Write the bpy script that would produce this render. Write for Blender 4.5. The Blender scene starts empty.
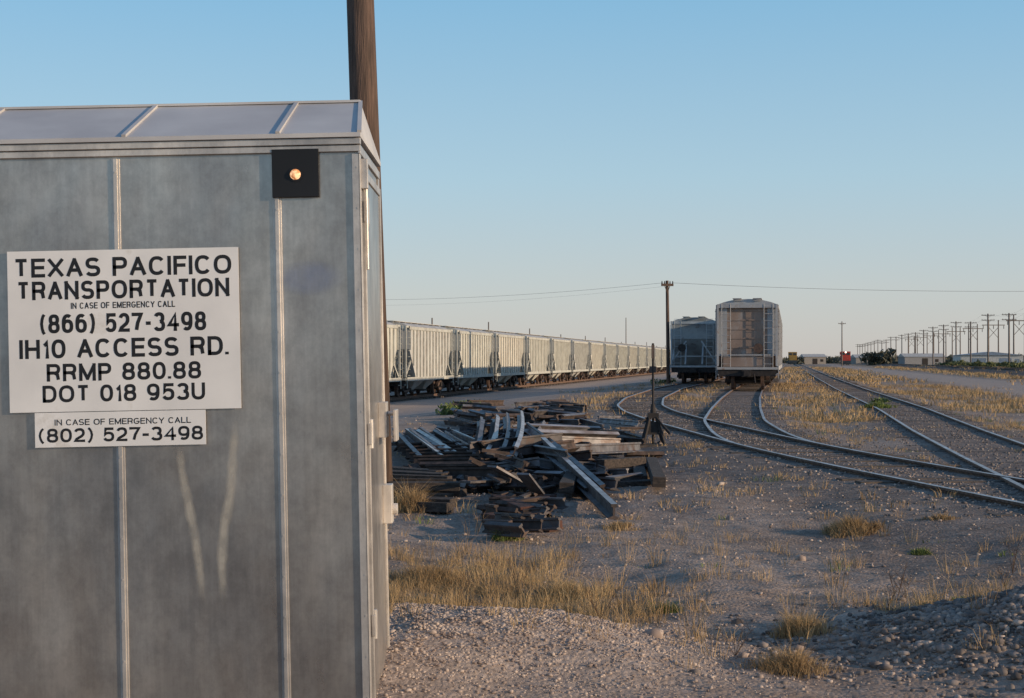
import bpy, math, random
import numpy as np
from mathutils import Vector, Matrix
random.seed(5); rng=np.random.default_rng(7)
F=1500.0; CZ=1.7
sc=bpy.context.scene
COL=sc.collection

# ---------------------------------------------------------------- helpers
def vn(x,y,seed=0):
    x=np.asarray(x,dtype=float); y=np.asarray(y,dtype=float)
    xi=np.floor(x); yi=np.floor(y); fx=x-xi; fy=y-yi
    fx=fx*fx*(3-2*fx); fy=fy*fy*(3-2*fy)
    def h(a,b):
        v=np.sin(a*127.1+b*311.7+seed*74.7)*43758.5453
        return v-np.floor(v)
    return (h(xi,yi)*(1-fx)+h(xi+1,yi)*fx)*(1-fy)+(h(xi,yi+1)*(1-fx)+h(xi+1,yi+1)*fx)*fy
def fbm(x,y,seed=0,o=3):
    r=0;a=.5;t=0
    for i in range(o):
        r=r+a*vn(np.asarray(x)*2**i,np.asarray(y)*2**i,seed+i*3); t+=a; a*=.5
    return r/t
def sstep(a,b,x):
    t=np.clip((np.asarray(x,dtype=float)-a)/(b-a),0,1); return t*t*(3-2*t)
def off(x,y): return np.asarray(x)*0.983-np.asarray(y)*0.182
def G(px,py,z=0.0):
    Y=(CZ-z)*F/(py-360.0); return Vector(((px-512)*Y/F,Y,z))

# ---- node materials
def mat(name,c1,c2=None,rough=.8,metal=0.0,scale=3.0,stretch=(1,1,1),c3=None,c3amt=.5,c3scale=1.0,bump=0.0,bscale=30,lo=.35,hi=.65,spec=.4):
    m=bpy.data.materials.new(name); m.use_nodes=True
    nt=m.node_tree; b=nt.nodes['Principled BSDF']
    b.inputs['Roughness'].default_value=rough; b.inputs['Metallic'].default_value=metal
    b.inputs['Specular IOR Level'].default_value=spec
    tc=nt.nodes.new('ShaderNodeTexCoord'); mp=nt.nodes.new('ShaderNodeMapping')
    mp.inputs['Scale'].default_value=stretch
    nt.links.new(tc.outputs['Object'],mp.inputs['Vector'])
    if c2 is None: c2=tuple(v*.7 for v in c1)
    n=nt.nodes.new('ShaderNodeTexNoise'); n.inputs['Scale'].default_value=scale; n.inputs['Detail'].default_value=5
    nt.links.new(mp.outputs[0],n.inputs['Vector'])
    r=nt.nodes.new('ShaderNodeValToRGB'); r.color_ramp.elements[0].position=lo; r.color_ramp.elements[1].position=hi
    r.color_ramp.elements[0].color=(*c2,1); r.color_ramp.elements[1].color=(*c1,1)
    nt.links.new(n.outputs['Fac'],r.inputs['Fac']); out=r.outputs['Color']
    if c3:
        n2=nt.nodes.new('ShaderNodeTexNoise'); n2.inputs['Scale'].default_value=c3scale; n2.inputs['Detail'].default_value=7; n2.inputs['Roughness'].default_value=.65
        nt.links.new(mp.outputs[0],n2.inputs['Vector'])
        r2=nt.nodes.new('ShaderNodeMapRange'); r2.inputs['From Min'].default_value=1-c3amt-.06; r2.inputs['From Max'].default_value=1-c3amt+.1
        nt.links.new(n2.outputs['Fac'],r2.inputs['Value'])
        mx=nt.nodes.new('ShaderNodeMix'); mx.data_type='RGBA'
        nt.links.new(r2.outputs[0],mx.inputs['Factor']); nt.links.new(out,mx.inputs['A']); mx.inputs['B'].default_value=(*c3,1)
        out=mx.outputs['Result']
    nt.links.new(out,b.inputs['Base Color'])
    if bump>0:
        n3=nt.nodes.new('ShaderNodeTexNoise'); n3.inputs['Scale'].default_value=bscale; n3.inputs['Detail'].default_value=5
        nt.links.new(mp.outputs[0],n3.inputs['Vector'])
        bp=nt.nodes.new('ShaderNodeBump'); bp.inputs['Strength'].default_value=bump; bp.inputs['Distance'].default_value=.02
        nt.links.new(n3.outputs['Fac'],bp.inputs['Height']); nt.links.new(bp.outputs[0],b.inputs['Normal'])
    return m

class MB:
    def __init__(s): s.v=[];s.f=[];s.m=[]
    def poly(s,vs,fs,mi=0):
        o=len(s.v); s.v+= [tuple(p) for p in vs]
        for f in fs: s.f.append(tuple(i+o for i in f)); s.m.append(mi)
    def box(s,c,d,mi=0,R=None):
        hx,hy,hz=d[0]/2,d[1]/2,d[2]/2
        vs=[Vector((x,y,z)) for x in(-hx,hx) for y in(-hy,hy) for z in(-hz,hz)]
        if R is not None: vs=[R@p for p in vs]
        vs=[p+Vector(c) for p in vs]
        s.poly(vs,[(0,1,3,2),(4,6,7,5),(0,4,5,1),(2,3,7,6),(0,2,6,4),(1,5,7,3)],mi)
    def bb(s,x0,x1,y0,y1,z0,z1,mi=0): s.box(((x0+x1)/2,(y0+y1)/2,(z0+z1)/2),(x1-x0,y1-y0,z1-z0),mi)
    def cyl(s,a,b,r1,r2=None,n=12,mi=0):
        a=Vector(a);b=Vector(b); r2=r1 if r2 is None else r2
        d=(b-a).normalized(); u=d.orthogonal().normalized(); w=d.cross(u)
        vs=[];
        for i in range(n):
            t=2*math.pi*i/n; e=u*math.cos(t)+w*math.sin(t)
            vs.append(a+e*r1); vs.append(b+e*r2)
        fs=[(2*i,2*((i+1)%n),2*((i+1)%n)+1,2*i+1) for i in range(n)]
        fs.append(tuple(2*i for i in range(n))[::-1]); fs.append(tuple(2*i+1 for i in range(n)))
        s.poly(vs,fs,mi)
    def bar(s,a,b,w,h,mi=0,roll=0):
        a=Vector(a);b=Vector(b); d=(b-a); L=d.length
        q=d.to_track_quat('Y','Z').to_matrix()@Matrix.Rotation(roll,3,'Y')
        s.box((a+b)/2,(w,L,h),mi,q)
    def prof(s,a,b,pts,mi=0,roll=0,top=None):
        a=Vector(a);b=Vector(b); q=(b-a).to_track_quat('Y','Z').to_matrix()@Matrix.Rotation(roll,3,'Y')
        n=len(pts); vs=[a+q@Vector((p[0],0,p[1])) for p in pts]+[b+q@Vector((p[0],0,p[1])) for p in pts]
        for i in range(n):
            j=(i+1)%n
            s.poly([vs[i],vs[j],vs[j+n],vs[i+n]],[(0,1,2,3)],top[1] if top and i in top[0] else mi)
        s.poly(vs[:n],[tuple(range(n))],mi); s.poly(vs[n:],[tuple(range(n))[::-1]],mi)
    def obj(s,name,mats,parent=None,smooth=False,bevel=0):
        me=bpy.data.meshes.new(name); me.from_pydata(s.v,[],s.f)
        for m in mats: me.materials.append(m)
        me.polygons.foreach_set('material_index',s.m)
        import bmesh
        bm=bmesh.new(); bm.from_mesh(me); bmesh.ops.recalc_face_normals(bm,faces=bm.faces); bm.to_mesh(me); bm.free()
        o=bpy.data.objects.new(name,me); COL.objects.link(o)
        if smooth:
            me.polygons.foreach_set('use_smooth',[True]*len(me.polygons))
        if parent: o.parent=parent
        if bevel:
            bv=o.modifiers.new('b','BEVEL'); bv.width=bevel; bv.segments=2; bv.limit_method='ANGLE'
        return o
def npmesh(name,V,Fc,material,attr=None):
    me=bpy.data.meshes.new(name); V=np.asarray(V,dtype=np.float32); Fc=np.asarray(Fc,dtype=np.int32)
    k=Fc.shape[1]; me.vertices.add(len(V)); me.vertices.foreach_set('co',V.ravel())
    me.loops.add(Fc.size); me.loops.foreach_set('vertex_index',Fc.ravel())
    me.polygons.add(len(Fc)); me.polygons.foreach_set('loop_start',np.arange(0,Fc.size,k,dtype=np.int32))
    me.update(calc_edges=True); me.validate()
    if attr is not None:
        a=me.color_attributes.new('mask','FLOAT_COLOR','POINT'); a.data.foreach_set('color',np.asarray(attr,dtype=np.float32).ravel())
    me.materials.append(material)
    o=bpy.data.objects.new(name,me); COL.objects.link(o); return o
def empty(name,loc=(0,0,0)):
    e=bpy.data.objects.new(name,None); COL.objects.link(e); e.location=loc; return e

# ---------------------------------------------------------------- tracks (centrelines X(Y))
def line(pts,y0,y1):
    ys=np.arange(y0,y1,.5); xs=np.interp(ys,[p[0] for p in pts],[p[1] for p in pts])
    k=np.exp(-np.linspace(-2,2,15)**2); k/=k.sum()
    xp=np.pad(xs,7,mode='reflect',reflect_type='odd'); return ys,np.convolve(xp,k,'valid')
lead=[(-60,17.1),(0,8.4),(10,6.95),(14,6.38),(16,6.1),(20.8,5.42),(25,4.93),(28,4.72)]
T1=line(lead+[(31.25,4.55),(37.5,4.2),(44,4.05),(50,4.25),(60,5.3),(80,8.35),(98,11.8),(400,67.7)],-60,400)
T2=line([(26,4.85),(28,4.74),(31.25,4.93),(37.5,5.55),(46.9,7.0),(60,9.15),(75,11.75),(400,71.9)],27,400)
T3=line([(10,6.98),(14,6.45),(16,6.5),(18.4,6.95),(23.7,7.85),(32.1,9.35),(46.9,12.2),(80,18.0),(125,26.2),(1400,262.1)],14,1300)
T4=line([(-60,16.4),(1400,286.4)],-60,1300)      # offset ~27
T5=line([(-30,-30.0),(700,105.05)],-30,700)      # offset -24 hopper row
def cpts(T,step=1): return np.stack([T[1][::step],T[0][::step]],1)
near_tr=np.concatenate([cpts(T,2)[:500] for T in (T1,T2,T3)])
def trackdist(x,y):
    x=np.atleast_1d(np.asarray(x,float)); y=np.atleast_1d(np.asarray(y,float)); r=np.full(x.shape,1e3)
    sel=np.where((y>-60)&(y<400)&(x>-5)&(x<90))[0]
    for i in range(0,len(sel),20000):
        s=sel[i:i+20000]
        d=np.hypot(x[s][:,None]-near_tr[None,:,0],y[s][:,None]-near_tr[None,:,1]); r[s]=d.min(1)
    return r
def H(x,y,td=None):
    x=np.atleast_1d(np.asarray(x,float)); y=np.atleast_1d(np.asarray(y,float))
    if td is None: td=trackdist(x,y)
    o=off(x,y)
    far=np.hypot(x,y-9)
    z=-0.78*sstep(9,20,-o)*(1-sstep(28,40,-o)*.4)
    und=(fbm(x*.22,y*.22,3)-.5)*.22*(1-sstep(60,140,far))+(fbm(x*1.3,y*1.3,9)-.5)*.11*(1-sstep(15,40,far))+(fbm(x*6,y*6,19)-.5)*.045*(1-sstep(6,14,far))
    z=z+und*sstep(1.2,2.8,td)
    z=z+0.135*(1-sstep(1.1,3.0,td))
    z=z+.30*np.exp(-(((x+.35)/1.25)**2+((y-8.55)/1.0)**2)**1.4)
    z=z+(.30+.12*(fbm(x*3,y*3,71)-.5))*np.exp(-(((x-3.3)/1.15)**2+((y-8.9)/.95)**2)**1.2)
    z=z+.5*sstep(22.5,25,o)*(1-sstep(29,32,o))
    z=z+.35*sstep(17.5,19,o)*(1-sstep(20,22,o))*fbm(x*.1,y*.1,44)
    return z
def grassden(x,y,td):
    o=off(x,y); n=fbm(x*.35,y*.35,21); n2=fbm(x*.09,y*.06,31); n3=fbm(x*1.4,y*.9,51)
    g=.05+0*x
    g=np.maximum(g,.8*sstep(9.3,9.9,y)*(1-sstep(11.6,14.6,y))*(1-sstep(.4,1.9,x+(y-10)*.1))*sstep(.34,.55,n3))
    g=np.maximum(g,.4*sstep(1.6,2.6,x)*sstep(8.6,9.4,y)*(1-sstep(10.2,11.5,y))*sstep(.45,.6,n)*sstep(.4,.6,n3))
    pat=.15+.85*sstep(.40,.58,fbm(x*.55,y*.3,81))
    g=np.maximum(g,.95*sstep(30,44,y)*sstep(-1.6,-.9,o)*(1-sstep(2.2,3.2,o))*sstep(.3,.5,n)*pat)
    g=np.maximum(g,1.0*sstep(24,34,y)*sstep(4.2,5.0,o)*(1-sstep(9,11,o))*sstep(.32,.5,n)*pat)
    g=np.maximum(g,.6*sstep(38,48,y)*sstep(-9.5,-8,o)*(1-sstep(-2.5,-1.8,o))*sstep(.45,.6,n)*pat)
    g=np.maximum(g,.8*sstep(17.5,18.5,o)*(1-sstep(20.5,22,o)))
    g=np.maximum(g,.9*sstep(32,34,o))
    g=np.maximum(g,.4*sstep(.50,.66,n2)*sstep(.5,.62,n)*(y<40))
    g=g*(.05+.95*sstep(.9,1.7,td))
    g=g*(1-sstep(11,13,o)*(1-sstep(16.5,18,o))*.95)
    g=g*(1-sstep(12,14,-o)*(1-sstep(30,36,-o))*.9)
    return g

# ---------------------------------------------------------------- ground sheet
a=8.0
def ax(c,t0,t1,n,b=1.4): t=np.linspace(t0,t1,n); return c+b*np.sinh(a*t)
xs=ax(1.5,-1.07,1.07,460); ys=ax(9.5,-.55,1.07,380)
XX,YY=np.meshgrid(xs,ys); X=XX.ravel();Y=YY.ravel()
td=trackdist(X,Y); Z=H(X,Y,td)
gd=grassden(X,Y,td); o_=off(X,Y)
dark=np.maximum(.75*(1-sstep(.9,2.1,td+ (fbm(X*.8,Y*.8,5)-.5)*2.4)), 2.2*sstep(22,23.0,o_)*(1-sstep(31,32,o_)))
dark=np.maximum(dark,.75*sstep(.40,.58,fbm(X*.25,Y*.12,61))*(Y>8)*(Y<45)*(o_<3)*sstep(-4,0,X))
dark=np.maximum(dark,.65*sstep(1.5,4,X)*sstep(9,11,Y)*(1-sstep(17,22,Y))*sstep(.35,.6,fbm(X*.9,Y*.5,66)))
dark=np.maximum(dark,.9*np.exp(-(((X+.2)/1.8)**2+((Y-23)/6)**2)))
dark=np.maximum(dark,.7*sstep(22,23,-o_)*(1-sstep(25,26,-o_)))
road=np.maximum(sstep(10.5,12,o_)*(1-sstep(16.5,18,o_)), sstep(10,13,-o_)*(1-sstep(22,24,-o_))*sstep(30,45,Y))
road=np.maximum(road,np.exp(-(((X+.35)/1.5)**2+((Y-8.5)/1.1)**2)**2))
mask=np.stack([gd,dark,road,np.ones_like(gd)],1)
nx,ny=len(xs),len(ys); I=np.arange(nx*ny).reshape(ny,nx)
Fq=np.stack([I[:-1,:-1].ravel(),I[:-1,1:].ravel(),I[1:,1:].ravel(),I[1:,:-1].ravel()],1)
gm=bpy.data.materials.new('ground_dirt'); gm.use_nodes=True; nt=gm.node_tree; N=nt.nodes.new; L=nt.links.new
b=nt.nodes['Principled BSDF']; b.inputs['Roughness'].default_value=.95; b.inputs['Specular IOR Level'].default_value=.12
geo=N('ShaderNodeNewGeometry'); at=N('ShaderNodeVertexColor'); at.layer_name='mask'; sep=N('ShaderNodeSeparateColor'); L(at.outputs[0],sep.inputs[0])
def noise(s,d=5,r=.6,vec=None):
    n=N('ShaderNodeTexNoise'); n.inputs['Scale'].default_value=s; n.inputs['Detail'].default_value=d; n.inputs['Roughness'].default_value=r
    L(vec or geo.outputs['Position'],n.inputs['Vector']); return n.outputs['Fac']
def ramp(fac,p0,c0,p1,c1):
    r=N('ShaderNodeValToRGB'); e=r.color_ramp.elements; e[0].position=p0;e[1].position=p1; e[0].color=(*c0,1); e[1].color=(*c1,1); L(fac,r.inputs[0]); return r.outputs[0]
def mix(f,A,B,t='MIX'):
    m=N('ShaderNodeMix'); m.data_type='RGBA'; m.blend_type=t
    if isinstance(f,float): m.inputs[0].default_value=f
    else: L(f,m.inputs[0])
    for k,v in(('A',A),('B',B)):
        if isinstance(v,tuple): m.inputs[k].default_value=(*v,1)
        else: L(v,m.inputs[k])
    return m.outputs['Result']
def math_(op,A,B):
    m=N('ShaderNodeMath'); m.operation=op; m.use_clamp=True
    for i,v in enumerate((A,B)):
        if isinstance(v,(int,float)): m.inputs[i].default_value=v
        else: L(v,m.inputs[i])
    return m.outputs[0]
base=ramp(noise(.45),.35,(.23,.17,.135),.65,(.43,.335,.275))
base=mix(.5,base,ramp(noise(4,7,.7),.32,(.14,.105,.086),.68,(.50,.40,.335)),'MIX')
pale=ramp(noise(28,4,.7),.3,(.28,.22,.185),.7,(.56,.465,.40))
base=mix(math_('MULTIPLY',sep.outputs[2],.8),base,pale)
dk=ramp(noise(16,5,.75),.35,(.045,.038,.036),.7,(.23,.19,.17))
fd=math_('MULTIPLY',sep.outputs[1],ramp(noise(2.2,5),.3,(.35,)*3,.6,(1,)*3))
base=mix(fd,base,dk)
gr=ramp(noise(5,6,.7),.3,(.16,.105,.055),.7,(.46,.325,.17))
fg=math_('MULTIPLY',sep.outputs[0],ramp(noise(1.5,5),.35,(.2,)*3,.6,(.9,)*3))
base=mix(fg,base,gr)
vo=N('ShaderNodeTexVoronoi'); vo.inputs['Scale'].default_value=34; L(geo.outputs['Position'],vo.inputs['Vector'])
vs=N('ShaderNodeSeparateColor'); L(vo.outputs['Color'],vs.inputs[0])
fl=ramp(vs.outputs[0],.1,(.65,)*3,.95,(1.3,)*3)
base=mix(.5,base,fl,'MULTIPLY')
L(base,b.inputs['Base Color'])
bp=N('ShaderNodeBump'); bp.inputs['Strength'].default_value=.9; bp.inputs['Distance'].default_value=.03
hsum=N('ShaderNodeMath'); hsum.operation='ADD'; L(noise(6,8,.72),hsum.inputs[0]); 
vm=N('ShaderNodeMath'); vm.operation='MULTIPLY'; L(vo.outputs['Distance'],vm.inputs[0]); vm.inputs[1].default_value=-.35; L(vm.outputs[0],hsum.inputs[1])
L(hsum.outputs[0],bp.inputs['Height']); L(bp.outputs[0],b.inputs['Normal'])
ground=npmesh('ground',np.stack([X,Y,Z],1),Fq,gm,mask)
ground.data.polygons.foreach_set('use_smooth',[True]*len(ground.data.polygons))

# ---------------------------------------------------------------- materials
M_rust=mat('rail_rust',(.22,.135,.095),(.10,.065,.05),.85,.1,12,bump=.3)
M_railtop=mat('rail_worn_steel',(.55,.52,.51),(.30,.24,.21),.42,.6,3)
M_tie=mat('creosote_tie',(.15,.12,.10),(.06,.05,.044),.95,0,6,(1,6,6),bump=.6,bscale=20)
M_wood=mat('pole_wood',(.14,.09,.068),(.06,.042,.034),.9,0,5,(6,6,.35),bump=.8,bscale=14)
M_steel=mat('scrap_steel',(.13,.115,.115),(.05,.046,.047),.7,.2,4,c3=(.11,.065,.045),c3amt=.45,c3scale=3,bump=.3)
M_steel2=mat('scrap_galv_steel',(.23,.22,.23),(.11,.105,.11),.55,.4,5,c3=(.11,.07,.055),c3amt=.44,c3scale=3)
M_sruf=mat('scrap_rust',(.10,.068,.056),(.042,.033,.03),.85,.1,9,bump=.3)
M_black=mat('dark_underframe',(.045,.038,.036),(.025,.022,.022),.85,0,6)
M_wire=mat('wire_dark',(.12,.12,.13),rough=.7)

RAIL=[(-.07,0),(.07,0),(.07,.014),(.012,.035),(.012,.13),(.036,.14),(.036,.17),(-.036,.17),(-.036,.14),(-.012,.13),(-.012,.035),(-.07,.014)]
def rails(name,T,zf,ymax_t=150,step=1,dz=0,tz=.072):
    ys_,xs_=T
    e=empty(name)
    dx=np.gradient(xs_,ys_); nrm=np.stack([np.ones_like(dx),-dx],1); nrm/=np.linalg.norm(nrm,axis=1)[:,None]
    for si,sd in enumerate((-.7525,.7525)):
        V=[];Fs=[];mi=[]
        idx=list(range(0,len(ys_),step))
        for i in idx:
            for p in RAIL:
                w=sd+p[0]; V.append((xs_[i]+nrm[i,0]*w,ys_[i]+nrm[i,1]*w,zf(xs_[i],ys_[i])+.03+p[1]+dz))
        n=len(RAIL)
        for k in range(len(idx)-1):
            for j in range(n):
                Fs.append((k*n+j,k*n+(j+1)%n,(k+1)*n+(j+1)%n,(k+1)*n+j)); mi.append(1 if j==6 else 0)
        r=MB(); r.v=V;r.f=Fs;r.m=mi; r.obj('rail_%d'%(si+1),[M_rust,M_railtop],e)
    s=0; t=MB()
    for i in range(len(ys_)-1):
        if ys_[i]>ymax_t: break
        x0,y0,x1,y1=xs_[i],ys_[i],xs_[i+1],ys_[i+1]; Ls=math.hypot(x1-x0,y1-y0)
        while s<Ls:
            f=s/Ls; x=x0+(x1-x0)*f; y=y0+(y1-y0)*f; ang=-math.atan2(x1-x0,y1-y0)+random.uniform(-.03,.03)
            R=Matrix.Rotation(ang,3,'Z')@Matrix.Rotation(random.uniform(-.012,.012),3,'Y')
            t.box((x+random.uniform(-.06,.06),y,zf(x,y)+tz-.005+dz+random.uniform(-.022,.010)),(2.55,.22,.15),0,R)
            s+=.56
        s-=Ls
    t.obj('ties',[M_tie],e)
rails('railroad_track',T1,lambda x,y:0.0)
rails('railroad_track',T2,lambda x,y:0.0,dz=-.004)
rails('railroad_track',T3,lambda x,y:0.0,dz=-.008,ymax_t=180)
rails('railroad_track',T4,lambda x,y:0.53,ymax_t=250,step=4,tz=-.02)
rails('railroad_track',T5,lambda x,y:-0.74,ymax_t=200,step=4,tz=-.02)

# ---------------------------------------------------------------- hopper cars
def hopper(name,L_,mats,ribs=10,full_end=False,Hh=4.25):
    """mats: 0 body,1 end,2 dark,3 roof,4 wheel, 5 light trim ; near end at y=0, rail top z=0"""
    mb=MB(); W=1.5; zs=1.15; e0=.45 if full_end else 1.0
    prof=[(e0,Hh),(e0,2.9 if not full_end else 1.75),(e0+1.6,zs),(L_-e0-1.6,zs),(L_-e0,2.9),(L_-e0,Hh)]
    n=len(prof)
    vs=[(-W,p[0],p[1]) for p in prof]+[(W,p[0],p[1]) for p in prof]
    for i in range(n):
        j=(i+1)%n
        mb.poly([vs[i],vs[j],vs[j+n],vs[i+n]],[(0,1,2,3)],1 if i in(0,1,3,4) else (0 if i!=5 else 3))
    mb.poly(vs[:n],[tuple(range(n))],0); mb.poly(vs[n:],[tuple(range(n))[::-1]],0)
    k=8; pts=[]
    for i in range(k+1):
        t=-1+2*i/k; pts.append((t*(W+.05),Hh+.02+.3*(1-abs(t)**2.2)))
    y0,y1=e0-.1,L_-e0+.1
    for i in range(k):
        a_,b_=pts[i],pts[i+1]
        mb.poly([(a_[0],y0,a_[1]),(b_[0],y0,b_[1]),(b_[0],y1,b_[1]),(a_[0],y1,a_[1])],[(0,1,2,3)],3)
    for yy in(y0,y1): mb.poly([(p[0],yy,p[1]) for p in pts]+[(W+.05,yy,Hh-.06),(-W-.05,yy,Hh-.06)],[tuple(range(k+3))],0)
    for sx in(-1,1):
        mb.bb(sx*W-.06 if sx<0 else W-.0,sx*W+.0 if sx<0 else W+.06,y0,y1,Hh-.17,Hh+.015,5)
        mb.bb(sx*.5-.22,sx*.5+.22,.2,L_-.2,Hh+.325,Hh+.355,3)
        for q in range(int(L_//1.5)+1): mb.bb(sx*.5-.18,sx*.5+.18,.3+q*1.5-.03,.3+q*1.5+.03,Hh+.22,Hh+.325,3)
        mb.bb(sx*(W+.02)-.05,sx*(W+.02)+.05,.3,L_-.3,.98,1.2,5)
        for r in range(ribs+1):
            y=e0+.06+(L_-2*e0-.12)*r/ribs
            zb=zs+.05
            if y<e0+1.6: zb=max(zb,2.9-(y-e0)*1.1) if not full_end else max(zb,1.75-(y-e0)*.4)
            if y>L_-e0-1.6: zb=max(zb,2.9-(L_-e0-y)*1.1)
            mb.bb(sx*(W+.045)-.042,sx*(W+.045)+.042,y-.055,y+.055,zb,Hh-.18,5)
        for ye,sg in((.3,1),(L_-.3,-1)):
            mb.bb(sx*1.46-.05,sx*1.46+.05,ye-.06,ye+.06,1.2,Hh+.05,5)
            mb.bar((sx*1.46,ye,Hh),(sx*1.46,ye+sg*(e0),Hh),.08,.12,5)
            if not full_end or sg<0:
                mb.bar((sx*1.40,ye+.02*sg,1.2),(sx*1.40,ye+sg*1.7,2.4),.08,.12,5)
                mb.bar((sx*.55,ye+.05*sg,1.2),(sx*.55,ye+sg*1.3,2.75),.1,.14,5)
                mb.bar((sx*.5,ye+.05*sg,2.75),(sx*1.42,ye+.05*sg,1.35),.05,.09,5)
            lx=sx*1.05
            for q in(0,1): mb.cyl((lx-.22*(1-2*q)*1,ye-.05*sg,1.1),(lx-.22*(1-2*q),ye-.05*sg,Hh+.1),.018,n=6,mi=5)
            for q in range(9): mb.cyl((lx-.22,ye-.05*sg,1.3+q*.36),(lx+.22,ye-.05*sg,1.3+q*.36),.014,n=6,mi=5)
            for q in range(8): mb.cyl((sx*1.6,ye+sg*.05,1.3+q*.38),(sx*1.6,ye+sg*.5,1.3+q*.38),.014,n=6,mi=5)
            mb.bb(sx*1.55-.02,sx*1.55+.02,ye-.02,ye+.04,.55,1.2,5) 
    for ye,sg in((0.0,1),(L_,-1)):
        mb.box((0,ye+sg*.32,1.08),(3.0,.5,.12),5)
        mb.box((0,ye+sg*.2,.86),(2.9,.12,.34),2)
        mb.box((0,ye+sg*.9,.85),(.55,1.6,.42),2)
        mb.box((0,ye-sg*.15,.86),(.22,.75,.2),2); mb.box((.03,ye-sg*.5,.86),(.34,.28,.3),2)
        mb.cyl((.35,ye+sg*.05,.8),(.42,ye-sg*.35,.35),.03,n=6,mi=2)
        if not full_end or sg<0:
            mb.cyl((-.75,ye+sg*.08,2.3),(-.75,ye+sg*.14,2.3),.26,n=14,mi=2)
            mb.box((-.75,ye+sg*.25,2.3),(.1,.3,.5),2)
        mb.box((0,ye+sg*.28,1.75),(2.85,.05,.06),5); mb.box((0,ye+sg*.28,Hh-.05),(2.9,.06,.16),5)
        for lx in(-1.43,1.43): mb.box((lx,ye+sg*.25,.75),(.05,.35,.04),5)
    if full_end:
        # corrugated end sheet: horizontal stiffeners, grey side bands
        for q in range(5): mb.bb(-1.0,1.0,e0-.03,e0-.002,2.1+q*.46,2.16+q*.46,1)
        mb.bb(-1.44,-1.0,e0-.04,e0-.004,1.8,Hh-.1,0); mb.bb(1.0,1.44,e0-.04,e0-.004,1.8,Hh-.1,0)
        mb.bb(-1.2,1.2,.34,.40,1.16,1.78,1)
        mb.cyl((.55,.22,2.1),(.55,.28,2.1),.24,n=14,mi=4)
    nb=3 if L_>14.5 else 2
    for q in range(nb):
        yc=L_*(.5+(q-(nb-1)/2)*.235); 
        A=[(-1.35,yc-1.5,zs+.03),(1.35,yc-1.5,zs+.03),(1.35,yc+1.5,zs+.03),(-1.35,yc+1.5,zs+.03),(-.6,yc-.35,.32),(.6,yc-.35,.32),(.6,yc+.35,.32),(-.6,yc+.35,.32)]
        mb.poly(A,[(0,1,5,4),(1,2,6,5),(2,3,7,6),(3,0,4,7),(4,5,6,7)],0)
        mb.bb(-.75,.75,yc-.42,yc+.42,.24,.36,2)
    for yc in(1.95,L_-1.95):
        mb.box((0,yc,.62),(2.3,.45,.3),2)
        for sx in(-1,1):
            mb.bar((sx*1.0,yc-.95,.52),(sx*1.0,yc-.3,.78),.16,.2,4); mb.bar((sx*1.0,yc+.95,.52),(sx*1.0,yc+.3,.78),.16,.2,4)
            mb.box((sx*1.0,yc,.78),(.16,.75,.16),4); mb.box((sx*1.0,yc,.34),(.16,.8,.14),4)
            mb.bar((sx*1.0,yc-.85,.45),(sx*1.0,yc-.35,.3),.15,.12,4); mb.bar((sx*1.0,yc+.85,.45),(sx*1.0,yc+.35,.3),.15,.12,4)
            for q in(-.16,0,.16): mb.cyl((sx*1.0,yc+q,.4),(sx*1.0,yc+q,.72),.07,n=8,mi=2)
            for q in(-.88,.88):
                mb.cyl((sx*.68,yc+q,.43),(sx*.82,yc+q,.43),.43,n=24,mi=4); mb.cyl((sx*.66,yc+q,.43),(sx*.68,yc+q,.43),.47,n=24,mi=4)
                mb.cyl((sx*.82,yc+q,.43),(sx*1.14,yc+q,.43),.1,n=10,mi=2)
        for q in(-.88,.88): mb.cyl((-.7,yc+q,.43),(.7,yc+q,.43),.08,n=8,mi=2)
    o=mb.obj(name,mats); return o
M_wheel=mat('wheel_rust',(.14,.09,.07),(.07,.05,.045),.8,.2,5)
M_hgrey=mat('hopper_pale_paint',(.64,.63,.56),(.48,.47,.42),.7,0,1.2,(1,1,.35),c3=(.30,.24,.19),c3amt=.35,c3scale=2.2)
M_hgrey_t=mat('hopper_pale_trim',(.50,.50,.45),(.37,.36,.32),.7,0,2)
M_hroof=mat('hopper_roof',(.52,.51,.49),(.38,.36,.33),.8,0,2)
M_tanE=mat('hopper_dusty_end',(.33,.255,.215),(.24,.18,.15),.85,0,1.2,(1,1,.5),c3=(.34,.345,.35),c3amt=.44,c3scale=1.1)
M_greyb=mat('hopper_bluegrey',(.40,.42,.44),(.31,.32,.34),.7,0,1.5,(1,1,.5),c3=(.29,.22,.18),c3amt=.38,c3scale=2.0)
M_trimb=mat('hopper_trim_bluegrey',(.42,.43,.44),(.33,.33,.34),.7,0,3,c3=(.28,.20,.16),c3amt=.40,c3scale=3)
M_dgrey=mat('hopper_slate',(.33,.37,.39),(.24,.27,.29),.75,0,1.5,c3=(.17,.13,.11),c3amt=.38,c3scale=2.5)
M_dtrim=mat('hopper_slate_trim',(.44,.48,.50),(.33,.36,.38),.75,0,2)
ANG=-math.atan2(.185,1)
D=Vector((.1819,.9833,0))
def place(o,x,y,z): o.location=(x,y,z); o.rotation_euler=(0,0,ANG)
h=hopper('hopper_car',17.0,[M_greyb,M_tanE,M_black,M_trimb,M_wheel,M_trimb],ribs=14,full_end=True); place(h,11.75,75,.2)
h2=bpy.data.objects.new('hopper_car',h.data); COL.objects.link(h2); p=Vector((11.75,75,0))+D*18; place(h2,p.x,p.y,.2)
hl=hopper('hopper_car',13.0,[M_dgrey,M_dgrey,M_black,M_dgrey,M_wheel,M_dtrim],ribs=10,Hh=4.0); place(hl,11.85,98,.2)
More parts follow.
